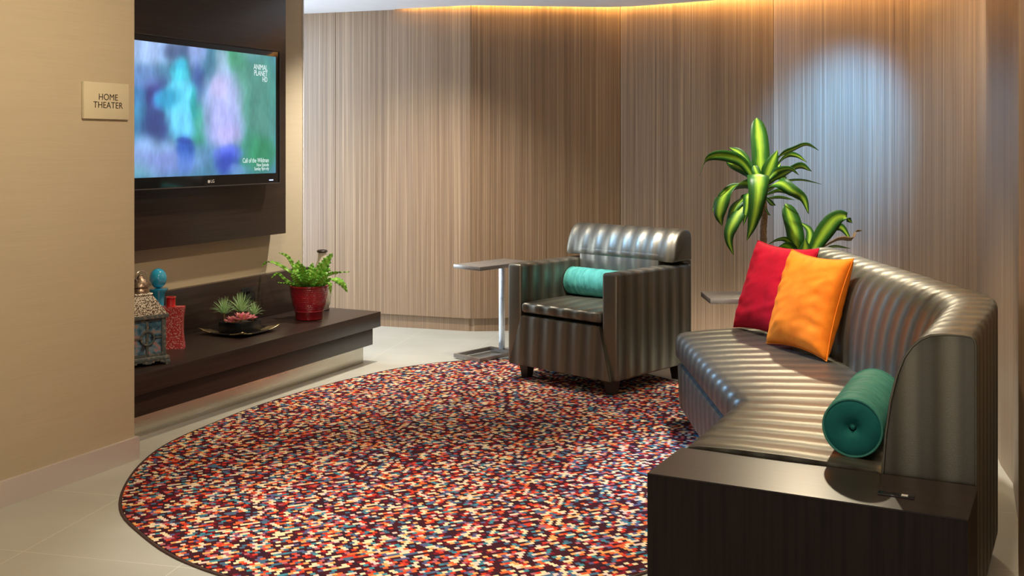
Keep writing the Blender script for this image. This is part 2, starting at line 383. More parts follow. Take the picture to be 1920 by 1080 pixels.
# strip light lying on top of the ceiling edge
g3 = [Vector((p[0], p[1], 0)) for p in lip[1:-8]]
bm = B(); inn = []
for i, p in enumerate(g3):
    d = (g3[min(i+1, len(g3)-1)]-g3[max(i-1, 0)]).normalized(); nrm = Vector((d.y, -d.x, 0))
    inn.append(p+nrm*.010)
for i in range(len(inn)-1):
    a, b = inn[i], inn[i+1]
    bm.faces.new([bm.verts.new(x) for x in ((a.x, a.y, CZ+.022), (b.x, b.y, CZ+.022), (b.x, b.y, CZ+.036), (a.x, a.y, CZ+.036))])
    d = (b-a).normalized(); nn = Vector((d.y, -d.x, 0))*.008
    a2, b2 = a+nn, b+nn
    bm.faces.new([bm.verts.new(x) for x in ((a.x, a.y, CZ+.085), (b.x, b.y, CZ+.085), (b2.x, b2.y, CZ+.085), (a2.x, a2.y, CZ+.085))])
o = make('cove_light_strip', bm, emit('amber strip light', (1, .56, .16), 60), smooth=None)
tag(o, 'amber light strip hidden behind the wavy ceiling edge, glowing on the veneer wall', 'strip light')

# ------------------------------------------------------------------ rug
def rug_outline(n=160):
    c = Vector((-.15765, 4.66439)); ax = Vector((.2316, .9728)); ay = Vector((-.9728, .2316))
    meas = [(-1.451, 3.894), (-1.526, 4.43), (-1.354, 5.087), (-1.16, 5.468), (-.953, 5.82), (-.566, 6.23), (-.348, 6.38), (-1.152, 3.405), (-.889, 3.205), (.766, 6.01), (.91, 5.81), (.387, 3.19), (1.12, 4.6), (1.0, 3.95), (-.3, 2.98)]
    pr = []
    for m in meas:
        d = Vector(m)-c; th = math.atan2(d.dot(ay)/1.288, d.dot(ax)/1.735); pr.append((th, math.hypot(d.dot(ay)/1.288, d.dot(ax)/1.735)))
    out = []
    for i in range(n):
        th = 2*PI*i/n; sw = 0; sv = 0
        for t, r in pr:
            dd = math.atan2(math.sin(th-t), math.cos(th-t)); wgt = math.exp(-(dd/.22)**2); sw += wgt; sv += wgt*r
        sw += .02; sv += .02; r = sv/sw
        out.append(c+ax*(1.735*r*math.cos(th))+ay*(1.288*r*math.sin(th)))
    return out, c
ro, rc = rug_outline()
rug = thing('area_rug', 'large oval rug woven in red, orange, cream and blue flecks', 'rug', (rc.x, rc.y, 0))
bm = B(); prism(bm, [(p-rc)*.992 for p in ro], .0002, .006); make('pile', bm, M_RUG, rug, smooth=30)
bm = B(); tube(bm, [((p.x-rc.x)*.996, (p.y-rc.y)*.996, .0045) for p in ro], .0060, 8, True)
bmesh.ops.scale(bm, vec=(1, 1, .66), verts=bm.verts[:])
make('border', bm, plain('brown binding', (.05, .022, .016), .8), rug, label='dark brown binding edge')

# ------------------------------------------------------------------ console, panel and television
def frame(name, label, cat, s, n, z=0): return thing(name, label, cat, W(s, n, z), WROT)
con = frame('media_console', 'long low espresso wood wall console under the television', 'console', 3.29, -3.98)
bm = B(); box(bm, .012, 2.113, -.54, 0, .215, .305, .002); make('top_slab', bm, M_DARK, con)
bm = B(); box(bm, .012, 2.08, -.505, 0, .109, .2149, .002); make('lower_slab', bm, M_DARK, con)
bm = B(); box(bm, .012, 2.06, -.45, 0, .0, .109); make('plinth', bm, M_STEEL, con, label='brushed steel plinth')
bm = B(); box(bm, .0, 2.085, -.04, .0, .305, .552, .002); make('backsplash', bm, M_DARK, con)
soc = frame('wall_socket', 'small black socket plate on the console back panel above the succulents', 'socket', 4.79, -3.94, .42)
bm = B(); box(bm, -.06, .06, -.006, 0, -.005, .075, .003); make('plate', bm, M_BLACK, soc)
bm = B(); box(bm, -.045, .045, -.0095, -.006, .048, .058, .001); make('socket_cover', bm, M_GLOSS, soc)
pan = frame('wall_panel', 'tall espresso wood panel fixed behind the television', 'panel', 3.46, -3.99)
bm = B(); box(bm, 0, 1.599, -.11, 0, .786, 2.27, .002); make('board', bm, M_DARK, pan)

tv = frame('television', 'wall-mounted flat television showing two blurred hooded walkers', 'television', 3.636, -3.88, 1.087)
TW, TH = 1.262, .758
bm = B(); box(bm, .04, TW-.04, -.035, 0.0, .03, TH-.04, .01); box(bm, 0, TW, -.08, -.035, 0, TH, .006, 3)
make('casing', bm, M_GLOSS, tv)
bm = B()
for q in ((0, TW, -.0845, -.08, 0, .006), (0, TW, -.0845, -.08, TH-.006, TH), (0, .006, -.0845, -.08, .006, TH-.006), (TW-.006, TW, -.0845, -.08, .006, TH-.006)): box(bm, *q, .001)
make('bezel_edge', bm, plain('dark bezel trim', (.05, .045, .045), .25), tv)
# screen picture as colours on a fine grid
SX0, SX1, SZ0, SZ1 = .034, TW-.036, .060, .722
NXg, NZg = 220, 130
bm = B(); cl = bm.loops.layers.color.new('picture') if False else None
vs = [[bm.verts.new((SX0+(SX1-SX0)*i/NXg, -.0805, SZ0+(SZ1-SZ0)*j/NZg)) for i in range(NXg+1)] for j in range(NZg+1)]
for j in range(NZg):
    for i in range(NXg): bm.faces.new((vs[j][i], vs[j][i+1], vs[j+1][i+1], vs[j+1][i]))
gp = NG('screen picture'); at = gp.n('ShaderNodeVertexColor', layer_name='picture')
gp.bs(Base_Color=(.01, .01, .01), Roughness=.12, Emission_Color=at.outputs[0], Emission_Strength=1.25)
scr = make('screen', bm, gp.m, tv, smooth=None, label='lit screen picture')
blobs = [ # cx, cy, rx, ry, rgb (sRGB 0-255), strength  -- in a 1008x1080 picture space
 (80, 120, 190, 120, (150, 180, 225), 1.0), (130, 420, 150, 110, (58, 56, 120), .95), (150, 620, 130, 120, (50, 60, 115), .95), (30, 480, 60, 200, (60, 140, 180), .6),
 (60, 300, 120, 80, (110, 140, 200), .7), (120, 830, 230, 110, (130, 160, 210), .95), (60, 930, 120, 60, (120, 190, 190), .5), (230, 890, 200, 90, (110, 120, 190), .6),
 (300, 130, 110, 60, (70, 90, 130), .85), (430, 130, 60, 130, (140, 160, 215), .8), (440, 330, 45, 120, (60, 80, 140), .8), (440, 640, 60, 170, (50, 160, 120), .75), (440, 830, 60, 80, (100, 140, 190), .7),
 (690, 170, 110, 120, (65, 145, 105), .9), (760, 430, 190, 260, (85, 150, 130), .95), (880, 500, 110, 420, (75, 140, 130), .9), (840, 330, 90, 130, (90, 140, 130), .6), (860, 600, 80, 180, (85, 130, 120), .6), (780, 800, 110, 150, (60, 140, 110), .8), (870, 830, 90, 120, (50, 130, 90), .8), (800, 130, 80, 70, (100, 150, 160), .6),
 (318, 330, 62, 130, (60, 180, 205), 1), (315, 255, 48, 70, (60, 170, 200), 1), (330, 400, 115, 75, (90, 190, 220), .9), (325, 500, 90, 190, (95, 200, 230), 1), (180, 460, 45, 60, (80, 110, 190), .8), (230, 450, 75, 70, (50, 150, 190), .9), (330, 640, 85, 110, (100, 190, 230), .95), (345, 790, 60, 80, (40, 80, 170), .95), (340, 740, 50, 22, (40, 60, 140), .6), (345, 880, 55, 80, (80, 120, 200), .7), (310, 285, 45, 40, (75, 195, 212), .7), (415, 470, 25, 110, (40, 150, 150), .8),
 (600, 230, 45, 130, (150, 180, 210), .9), (600, 450, 120, 170, (165, 175, 225), 1), (610, 640, 125, 160, (165, 170, 228), 1), (640, 700, 80, 70, (178, 165, 222), .5), (580, 380, 60, 80, (190, 180, 225), .6), (630, 820, 95, 55, (90, 110, 225), .9), (625, 890, 80, 75, (50, 70, 175), .85), (700, 930, 60, 40, (110, 150, 210), .6)]
def s2l(c): c /= 255; return c/12.92 if c <= .04045 else ((c+.055)/1.055)**2.4
ca = scr.data.color_attributes.new('picture', 'FLOAT_COLOR', 'POINT')
for k, vtx in enumerate(scr.data.vertices):
    x, z = vtx.co.x, vtx.co.z
    wp = W(3.636+x, -3.88+.0805, 1.087+z); px = 960+F*wp.x/wp.y; py = HZ+F*(H-wp.z)/wp.y
    # picture space: straight-on x from the visible left edge, rows rectified
    U = (px-250)*3.6; Vv = (py-60)*3.6
    nx = noise.noise(Vector((U*.008, Vv*.003, 1)))*20+noise.noise(Vector((U*.03, Vv*.012, 3)))*14; ny = noise.noise(Vector((U*.008, Vv*.004, 5)))*22
    c = [70, 120, 150]
    for (cx, cy, rx, ry, col, st) in blobs:
        d = ((U+nx-cx)/rx)**2+((Vv+ny-cy)/ry)**2
        a = st*math.exp(-d*d*.8)
        if a > .004: c = [p+(q-p)*a for p, q in zip(c, col)]
    ft = 1.02+.14*noise.noise(Vector((U*.018, Vv*.006, 9)))+.06*noise.noise(Vector((U*.07, Vv*.018, 2)))
    ca.data[k].color = [min(1, s2l(min(255, max(0, q*ft)))) for q in c]+[1]
M_WHITE_E = emit('white screen lettering', (.85, 1, 1), .95)
RX = Matrix.Rotation(PI/2, 4, 'X')
def onTV(x, z): return Matrix.Translation((x, -.0812, z)) @ RX
tx = SX1-.075
for s_, z_, sz in (('ANIMAL', .652, .043), ('PLANET', .618, .043), ('HD', .586, .040)):
    text_mesh('caption', s_, sz, M_WHITE_E, scr, onTV(tx, z_), 'RIGHT', .80, 0, .0002, .95, label='white channel lettering')
for s_, z_, sz in (('Call of the Wildman', .133, .036), ('New Episode', .108, .026), ('Sunday 9pm e/p', .087, .026)):
    text_mesh('caption', s_, sz, M_WHITE_E, scr, onTV(tx+.012, z_), 'RIGHT', .76, 0, .0002, 1.0, label='white programme lettering')
text_mesh('logo', 'LG', .024, plain('silver print', (.6, .6, .6), .3), tv, Matrix.Translation((.700, -.0806, .028)) @ RX, 'CENTER', 1, 0, .0003, label='silver maker letters')
bm = B(); lathe(bm, [(0, 0), (.0085, 0), (.0085, .0006), (0, .0006)], 20, Matrix.Translation((.672, -.0802, .028)) @ RX); make('logo_disc', bm, plain('silver disc', (.5, .5, .5), .3), tv)
bm = B(); box(bm, TW-.095, TW-.060, -.0815, -.0802, .018, .024, .0008); make('power_light', bm, emit('blue power light', (.35, .45, 1), 3), tv, label='small blue-white power light')

# wall sign
sg = frame('wall_sign', 'cream HOME THEATER sign plate on the beige left wall', 'sign', 3.009, -3.295, 1.408)
bm = B(); box(bm, 0, .232, -.016, -.0002, 0, .146, .002); make('plate', bm, plain('cream acrylic', (.60, .54, .37), .35, nscale=5, var=.02), sg)
M_INK = plain('dark brown ink', (.025, .015, .01), .5)
for s_, z_ in (('HOME', .087), ('THEATER', .055)):
    text_mesh('lettering', s_, .036, M_INK, sg, Matrix.Translation((.122, -.0162, z_)) @ RX, 'CENTER', .98, 0, .0005, 1.04)

# ------------------------------------------------------------------ decor on the console
CT = .305
# lantern
def lantern():
    c = Vector((-1.703, 4.838, CT)); t = thing('candle_lantern', 'distressed grey-blue wooden lantern with pierced silver roof beside the red flask', 'lantern', c, math.atan2(.66, .75))
    mw = mat_speckle('weathered grey blue wood', (.07, .085, .085), (.17, .14, .11), 60, .8, 0, .35)
    mm = mat_speckle('pierced silver metal', (.10, .07, .045), (.66, .62, .52), 190, .38, .6, .50, .12)
    h = .092
    bm = B(); box(bm, -h-.006, h+.006, -h-.006, h+.006, .022, .040, .003)
    for sx in (-1, 1):
        for sy in (-1, 1):
            box(bm, sx*h-.014*(sx > 0)-.008*(sx < 0), sx*h+.014*(sx < 0)+.008*(sx > 0), sy*h-.014*(sy > 0)-.008*(sy < 0), sy*h+.014*(sy < 0)+.008*(sy > 0), 0, .022, .002)
            box(bm, sx*(h-.016)-.010, sx*(h-.016)+.010, sy*(h-.016)-.010, sy*(h-.016)+.010, .04, .212, .001)
    for sy in (-1, 1):       # scalloped aprons
        for ax in (0, 1):
            for q in range(-6, 6):
                x0, x1 = q*.0135, (q+1)*.0135; xm = (x0+x1)/2; dz = .012*abs(math.cos(xm/.081*PI*1.0))
                z0 = .022-.013*abs(math.cos((xm)/.081*PI/1.0))
                a = (x0, x1, sy*h-.004, sy*h+.004) if ax == 0 else (sy*h-.004, sy*h+.004, x0, x1)
                box(bm, *a, z0, .0225)
    make('base', bm, mw, t)
    bm = B(); box(bm, -h-.004, h+.004, -h-.004, h+.004, .212, .230, .003); make('cornice', bm, mw, t)
    mg = NG('glass with painted reflections'); mg.bs(Base_Color=mg.ramp(mg.noise(mg.coord(), 28, 2), [(.38, (.03, .05, .07)), (.47, (.06, .17, .26)), (.56, (.16, .26, .32)), (.64, (.36, .22, .20))]), Roughness=.15, Metallic=.3); mg = mg.m  # pink and blue reflection patches are put into the glass colour
    for k in range(4):
        M = Matrix.Rotation(k*PI/2, 4, 'Z')
        bm = B(); box(bm, -.066, .066, -h+.016, -h+.020, .05, .205, 0, 1, M); g_ = make('pane', bm, mg, t, label='glass pane with bluish reflections painted in')
        bm = B()
        box(bm, -.006, .006, -h+.009, -h+.0158, .04, .212, .001, 1, M)
        box(bm, -.066, .066, -h+.009, -h+.0158, .04, .052, .001, 1, M); box(bm, -.066, .066, -h+.009, -h+.0158, .200, .212, .001, 1, M)
        pts = [M @ Vector((.030*math.cos(a*PI/12), -h+.008, .125+.030*math.sin(a*PI/12))) for a in range(24)]
        tube(bm, pts, .005, 6, True)
        for sx in (-1, 1): box(bm, min(sx*.03, sx*.066), max(sx*.03, sx*.066), -h+.008, -h+.0155, .122, .128, .001, 1, M)
        make('mullion', bm, mw, g_)
    bm = B()
    lathe(bm, [(0.128, .230), (.124, .238), (.058, .312), (.062, .318), (.056, .324), (0, .324)], 4, Matrix.Rotation(PI/4, 4, 'Z'))
    make('roof', bm, mm, t, label='pierced silver sloping roof')
    bm = B(); lathe(bm, [(0.040, .322), (.040, .335), (.034, .345), (.043, .352), (.040, .368), (.026, .382), (.016, .392), (.012, .400), (.006, .408), (0, .410)], 20)
    make('finial', bm, plain('aged bronze', (.30, .22, .16), .35, .8, nscale=90, var=.5, bump=.5), t)
    bm = B(); tube(bm, [(.026*math.cos(a*PI/16), .010*math.sin(a*PI/16)*0-.012, .398+.026*math.sin(a*PI/16)) for a in range(32)], .0022, 6, True)
    make('ring', bm, plain('bright ring metal', (.75, .70, .6), .2, 1), t, label='thin bright metal ring')
lantern()
# blue stoppered bottle
t = thing('glass_bottle', 'turquoise glass bottle with a round ball stopper behind the lantern', 'bottle', (-1.7675, 5.276, CT))
mb = plain('turquoise glass', (.02, .30, .52), .07, 0, .8, 1, 6, .2)
bm = B(); lathe(bm, [(0, 0), (.045, 0), (.052, .01), (.055, .08), (.050, .13), (.034, .175), (.027, .20), (.029, .235), (.036, .262), (.047, .278), (.047, .284), (.028, .286), (0, .286)], 32); make('body', bm, mb, t)
bm = B(); lathe(bm, [(0, .286)]+[(.042*math.sin(PI*k/14+.3) if k < 14 else 0, .335-.050*math.cos(min(PI, PI*k/14+.3))) for k in range(0, 14)]+[(0, .385)], 32); make('stopper', bm, mb, t)
# red flask
t = thing('ceramic_flask', 'square-shouldered flask with red and cream pebbled sides and red neck', 'flask', (-1.68, 5.20, CT), .12)
bm = B(); rings = []
for k in range(13):
    z = k/12*.205; f = 1-.13*math.sin(PI*k/12); hx, hy = .066*f, .028*f
    rings.append([bm.verts.new(q+(z,)) for q in ((-hx, -hy), (hx, -hy), (hx, hy), (-hx, hy))])
for a, b in zip(rings, rings[1:]):
    for i in range(4): bm.faces.new((a[i], a[(i+1) % 4], b[(i+1) % 4], b[i]))
bm.faces.new(rings[0][::-1]); bm.faces.new(rings[-1])
bmesh.ops.bevel(bm, geom=[e for e in bm.edges if e.is_boundary is False and e.calc_face_angle(0) > .8], offset=.004, segments=2, affect='EDGES')
make('body', bm, mat_speckle('pebbled red glaze', (.42, .035, .04), (.62, .40, .36), 130, .35, 0, .34), t)
bm = B(); lathe(bm, [(.0, .200), (.026, .203), (.0225, .212), (.0225, .246), (.026, .250), (.025, .254), (.016, .254), (.015, .24), (0, .24)], 28, c=(0, 0)); make('neck', bm, plain('glossy red glaze', (.42, .01, .015), .1, coat=.6), t, label='glossy red neck')

# leaves
def leaf(bm, pts, width, side=None, fold=.15, n=12, shape=None, twist=0, ripple=0, rf=6, na=4):
    c = bez(pts, n); lay = bm.loops.layers.uv.verify(); rows = []
    for i, p in enumerate(c):
        t = i/n; d = (c[min(i+1, n)]-c[max(i-1, 0)]).normalized()
        sd = Vector(side) if side else Vector((1, 0, 0))
        sd = (sd-d*sd.dot(d))
        if sd.length < .05: sd = d.cross(Vector((0, 0, 1)))
        sd.normalize()
        if twist: sd = Matrix.Rotation(twist*t, 3, d) @ sd
        nr = sd.cross(d).normalized()
        wd = width*(shape(t) if shape else (min(1, .55+t*1.6) if t < .3 else 1)*max(.0, (1-((t-.3)/.7)**2.6 if t > .3 else 1))**.8)/2
        row = []
        for k in range(na+1):
            q = k/na*2-1
            rp = ripple*math.sin(t*rf*2*PI+q*1.5)*abs(q)
            row.append(bm.verts.new(p+sd*(q*max(wd, .0006))*(1-.0)+nr*(abs(q)*wd*fold+rp)))
        rows.append(row)
    for i in range(n):
        for k in range(na):
            f = bm.faces.new((rows[i][k], rows[i][k+1], rows[i+1][k+1], rows[i+1][k]))
            for l, (uu, vv) in zip(f.loops, ((k/na, i/n), ((k+1)/na, i/n), ((k+1)/na, (i+1)/n), (k/na, (i+1)/n))): l[lay].uv = (uu, vv)
def solidify(o, t):
    m = o.modifiers.new('thickness', 'SOLIDIFY'); m.thickness = t; m.offset = 0; return o

# fern in red pot
fx, fy = -1.167, 6.08
t = thing('potted_fern', 'wavy-leaved green fern in a red basket-weave ceramic pot at the console end', 'potted plant', (fx, fy, CT))
g = NG('red basketweave glaze'); v = g.coord(); s = g.sep(v)
ang = g.math('ARCTAN2', s[1], s[0]); br = g.n('ShaderNodeTexBrick'); g.set(br.inputs['Vector'], g.comb(g.math('MULTIPLY', ang, 3.5), g.math('MULTIPLY', s[2], 34)))
br.inputs['Scale'].default_value = 1.0; br.inputs['Mortar Size'].default_value = .06; br.inputs['Brick Width'].default_value = .55; br.inputs['Row Height'].default_value = .38
br.inputs['Mortar Smooth'].default_value = 1
band = g.math('MULTIPLY', g.math('GREATER_THAN', s[2], .052), g.math('LESS_THAN', s[2], .185))
hgt = g.math('MULTIPLY', g.math('SUBTRACT', 1, br.outputs['Fac']), band)
g.bs(Base_Color=g.mix(hgt, (.20, .006, .012), (.36, .010, .022)), Roughness=.16, Coat_Weight=.5); g.bump(hgt, .8, .004)
bm = B(); lathe(bm, [(0, .004), (.070, .0), (.078, .004), (.082, .046), (.086, .050), (.0835, .054), (.096, .09), (.105, .14), (.111, .187), (.114, .190), (.112, .197), (.104, .197), (.100, .18), (.0, .18)], 48)
make('pot', bm, g.m, t, label='glossy red pot')
bm = B(); lathe(bm, [(0, .1801), (.099, .1801), (.06, .186), (0, .189)], 24); make('soil', bm, M_SOIL, t)
def zp(x, y, dY, sc=5.4, o=(360, 450), Y0=6.08): return P(o[0]+x/sc, o[1]+y/sc, Y0+dY)-Vector((fx, fy, CT))
def frond(t): return (.5+.5*min(1, t/.4))*(1-max(0, (t-.5)/.5)**2)**.8*(1+.22*math.sin(t*95)+.1*math.sin(t*41))
fl = [([(1110, 500, 0), (1060, 350, .03), (1080, 205, .05)], .075, .5), ([(1170, 500, -.03), (1130, 360, -.06), (1110, 240, -.10)], .06, .3), ([(1230, 500, 0), (1290, 330, -.02), (1425, 130, -.02)], .075, -.4),
      ([(1200, 500, .04), (1200, 360, .06), (1220, 230, .08)], .06, 0), ([(1290, 490, .03), (1340, 340, .06), (1350, 190, .08)], .07, .4), ([(1160, 500, 0), (1000, 330, .02), (860, 240, .03), (760, 225, .04), (700, 272, .04)], .022, 0),
      ([(1120, 500, .04), (1040, 290, .05), (970, 170, .06), (880, 128, .06)], .024, 0), ([(1120, 500, -.02), (960, 410, -.03), (870, 340, -.04), (800, 385, -.05)], .02, 0), ([(1120, 500, -.03), (980, 440, -.08), (870, 430, -.12)], .03, 0),
      ([(1260, 500, .02), (1360, 360, .03), (1470, 328, .04), (1592, 322, .04)], .022, 0), ([(1260, 500, -.03), (1400, 390, -.06), (1510, 430, -.08), (1575, 530, -.08)], .045, 0), ([(1300, 480, -.04), (1385, 430, -.09), (1405, 545, -.1)], .028, 0),
      ([(1180, 500, -.05), (1190, 420, -.1), (1260, 380, -.13)], .05, 0), ([(1110, 490, -.04), (1060, 400, -.1), (1010, 330, -.12)], .05, .2), ([(1250, 500, -.04), (1300, 420, -.09), (1370, 350, -.10)], .055, 0), ([(1150, 500, .0), (1090, 420, -.05), (1020, 240, -.03)], .055, 0), ([(1220, 500, 0), (1230, 400, -.05), (1300, 240, -.05)], .06, 0), ([(1190, 500, 0), (1150, 420, -.08), (1180, 330, -.12)], .05, 0)]
for pts, wd, tw in fl:
    bm = B(); q = [zp(*p) for p in pts]; q[0] = Vector((q[0].x*.8, q[0].y*.5, .176))
    leaf(bm, q, wd*.85, (1, .15, 0), .2, 60, frond, tw, .006 if wd > .03 else .004, 8)
    solidify(make('leaf', bm, M_LEAF2, t, smooth='open'), .0008)
# cream vase
t = thing('bottle_vase', 'slim cream bottle vase with a dark lip half hidden behind the fern', 'vase', (-1.154, 6.42, CT))
bm = B(); lathe(bm, [(0, .012), (.040, .012), (.050, .04), (.060, .12), (.058, .20), (.045, .26), (.028, .30), (.024, .345), (.026, .352), (.018, .352), (.018, .32), (0, .32)], 32); make('body', bm, plain('crackled cream glaze', (.62, .58, .45), .25, nscale=60), t)
mdk = plain('dark brown glaze', (.03, .018, .012), .4)
bm = B(); lathe(bm, [(0, 0), (.043, 0), (.045, .006), (.040, .012), (0, .012)], 28); make('foot', bm, mdk, t, label='dark foot')
bm = B(); lathe(bm, [(.020, .352), (.030, .350), (.033, .357), (.029, .364), (.020, .364)], 28); make('lip', bm, mdk, t, label='dark lip')

# succulent tray
c = Vector((-1.452, 5.635, CT)); ang = math.atan2(-.21, .068)+PI/4
t = thing('serving_tray', 'square black dish with upturned metallic corners under the succulent box', 'tray', c, ang)
gT = NG('black lacquer with metallic rim'); s = gT.sep(gT.coord()); ax_ = gT.math('MAXIMUM', gT.math('ABSOLUTE', s[0]), gT.math('ABSOLUTE', s[1]))
dg = gT.math('MINIMUM', gT.math('ABSOLUTE', s[0]), gT.math('ABSOLUTE', s[1]))
rim = gT.math('GREATER_THAN', dg, .068); sp = gT.noise(gT.coord(), 160, 2)
gT.bs(Base_Color=gT.mix(rim, (.012, .010, .009), gT.ramp(sp, [(.42, (.10, .07, .03)), (.55, (.75, .60, .32))])), Roughness=.22, Metallic=gT.math('MULTIPLY', rim, .8))
bm = B(); N = 20; a_ = .150
def trz(x, y):
    r = max(abs(x), abs(y)); m = min(abs(x), abs(y)); return .004+.012*(r/a_)**3+.020*(m/a_)**3*(r/a_)
gr = [[bm.verts.new((x, y, trz(x, y))) for x in [(-1+2*i/N)*a_*(1-.06*(1-(-1+2*j/N)**2)) for i in range(N+1)] for y in [(-1+2*j/N)*a_]] for j in range(N+1)]
for j in range(N):
    for i in range(N): bm.faces.new((gr[j][i], gr[j][i+1], gr[j+1][i+1], gr[j+1][i]))
solidify(make('dish', bm, gT.m, t, smooth='open'), .005)
bm = B(); box(bm, -.055, .055, -.055, .055, 0.0, .0045, .001); make('foot', bm, M_BLACK, t)
t = thing('succulent_planter', 'shallow square black box of spiky green tufts and pink rosettes', 'potted plant', c+Vector((0, 0, .0075)), ang)
bm = B(); h = .078
for q in ((-h, h, -h, -h+.006), (-h, h, h-.006, h), (-h, -h+.006, -h+.006, h-.006), (h-.006, h, -h+.006, h-.006)): box(bm, *q, 0, .055, .001)
box(bm, -h+.006, h-.006, -h+.006, h-.006, 0, .006); make('box', bm, M_BLACK, t)
bm = B(); box(bm, -h+.006, h-.006, -h+.006, h-.006, .006, .046); make('gravel', bm, M_SOIL, t)
Ri = Matrix.Rotation(-ang, 3, 'Z')
def loc5(x, y, Y): return Ri @ (P(360+x/5.4, 450+y/5.4, Y)-(c+Vector((0, 0, .0075))))
def tuft(px, py, Y, R, n, wd, name='tuft'):
    b0 = loc5(px, py, Y); bm = B()
    for k in range(n):
        a = k*2.39996; el = .25+1.25*((k+.5)/n)**.8; L = R*random.uniform(.82, 1.05)
        d = Vector((math.cos(a)*math.cos(el), math.sin(a)*math.cos(el), math.sin(el)))
        leaf(bm, [b0+d*.004, b0+d*L*.55+Vector((0, 0, .004)), b0+d*L-Vector((0, 0, .12*L*math.cos(el)))], wd, (-math.sin(a), math.cos(a), 0), .4, 5, lambda q: 1-q**1.6*.97, na=2)
    bmesh.ops.translate(bm, vec=(0, 0, 0), verts=bm.verts[:])
    make(name, bm, M_TUFT, t, smooth='open', label='spiky pale green tuft')
    s_ = B(); tube(s_, [(b0.x*.9, b0.y*.9, .044), b0], .005, 6); make('stem', s_, M_BARK, t)
tuft(495, 735, 5.63, .115, 70, .006)
tuft(325, 750, 5.64, .098, 60, .005)
tuft(628, 760, 5.66, .075, 44, .005)
def rosette(px, py, Y, R):
    b0 = loc5(px, py, Y); bm = B()
    for ring, (n, el, L, w_) in enumerate(((9, .15, 1, .55), (7, .6, .8, .5), (5, 1.0, .55, .4))):
        for k in range(n):
            a = 2*PI*k/n+ring*.4; d = Vector((math.cos(a)*math.cos(el), math.sin(a)*math.cos(el), math.sin(el)))
            leaf(bm, [b0, b0+d*R*L*.5, b0+d*R*L+Vector((0, 0, .15*R))], R*w_, (-math.sin(a), math.cos(a), 0), -.4, 5, lambda q: max(.05, math.sin(PI*(.15+.8*q))), na=2)
    solidify(make('rosette', bm, M_PINK, t, smooth='open', label='pink and yellow rosette'), .0015)
rosette(415, 835, 5.565, .050); rosette(510, 812, 5.55, .062); rosette(592, 802, 5.60, .038)

# ------------------------------------------------------------------ armchair
ch = thing('armchair', 'olive grey pearl-striped armchair with square arms facing the television', 'armchair', (-.0255, 5.935, 0), math.atan2(-.682, .731))
CW, CD = .77, .69
ux = lambda co, n: (co.x+.012, co.y+co.z); uy = lambda co, n: (co.y+.02, co.x+co.z)
for a0 in (0, CW-.1):
    bm = B(); box(bm, a0, a0+.1, 0, CD, .088, .642, .016, 4)
    for v in bm.verts:
        if v.co.z > .6: v.co.z += .006*math.sin(min(1, v.co.y/CD)*PI)
    make('arm', bm, M_VINYL, ch, uv=uy)
bm = B(); vsz = [(.022, .088), (CW-.022, .088), (CW-.106, .362), (.106, .362)]
lo = [bm.verts.new((x, -.022 if z < .2 else -.006, z)) for x, z in vsz]; hi = [bm.verts.new((x, .10, z)) for x, z in vsz]
bm.faces.new(lo); bm.faces.new(hi[::-1])
for i in range(4): bm.faces.new((lo[i], lo[(i+1) % 4], hi[(i+1) % 4], hi[i]))
bmesh.ops.recalc_face_normals(bm, faces=bm.faces)
bmesh.ops.bevel(bm, geom=bm.edges[:], offset=.007, segments=2, affect='EDGES')
make('front_panel', bm, M_VINYL, ch, uv=ux)
bm = B(); box(bm, .102, CW-.102, .1, CD-.02, .10, .372); make('seat_box', bm, M_BLACK, ch)
bm = B(); box(bm, .103, CW-.103, -.002, .56, .376, .432, .018, 4)
bmesh.ops.subdivide_edges(bm, edges=bm.edges[:], cuts=1, use_grid_fill=True)
for v in bm.verts:
    if v.co.z > .42: v.co.z += .012*max(0, math.sin(PI*(v.co.x-.1)/.57)*math.sin(PI*max(0, min(1, v.co.y/.56))))
make('seat_cushion', bm, M_VINYL, ch, uv=ux)
def profile_extrude(prof, x0, x1, bev=.012):
    bm = B(); n = len(prof); st = [(x0, .0), (x0+bev*.3, .65), (x0+bev, 1), (x1-bev, 1), (x1-bev*.3, .65), (x1, 0)]
    cy = sum(p[0] for p in prof)/n; cz = sum(p[1] for p in prof)/n; rings = []
    for x, f in st:
        k = bev*(1-f); ring = []
        for y, z in prof:
            dy, dz = cy-y, cz-z; L = math.hypot(dy, dz); ring.append(bm.verts.new((x, y+dy/L*k, z+dz/L*k)))
        rings.append(ring)
    for a, b in zip(rings, rings[1:]):
        for i in range(n): bm.faces.new((a[i], b[i], b[(i+1) % n], a[(i+1) % n]))
    bm.faces.new(rings[0][::-1]); bm.faces.new(rings[-1]); return bm
prof = [(.545, .660), (.516, .661), (.512, .666), (.512, .69), (.519, .725), (.531, .763), (.550, .798), (.574, .824), (.605, .839), (.64, .838), (.668, .830), (.684, .812), (.69, .79), (.69, .662)]
bm = profile_extrude(prof, -.002, CW+.002, .014)
box(bm, .104, CW-.104, .5122, CD-.03, .40, .70, .004)
make('backrest', bm, M_VINYL, ch, uv=ux)
bm = B(); box(bm, .004, CW-.004, CD-.012, CD-.001, .092, .66, .003); make('rear_panel', bm, M_VINYL, ch, uv=ux)
mleg = plain('dark stained leg', (.018, .011, .008), .35)
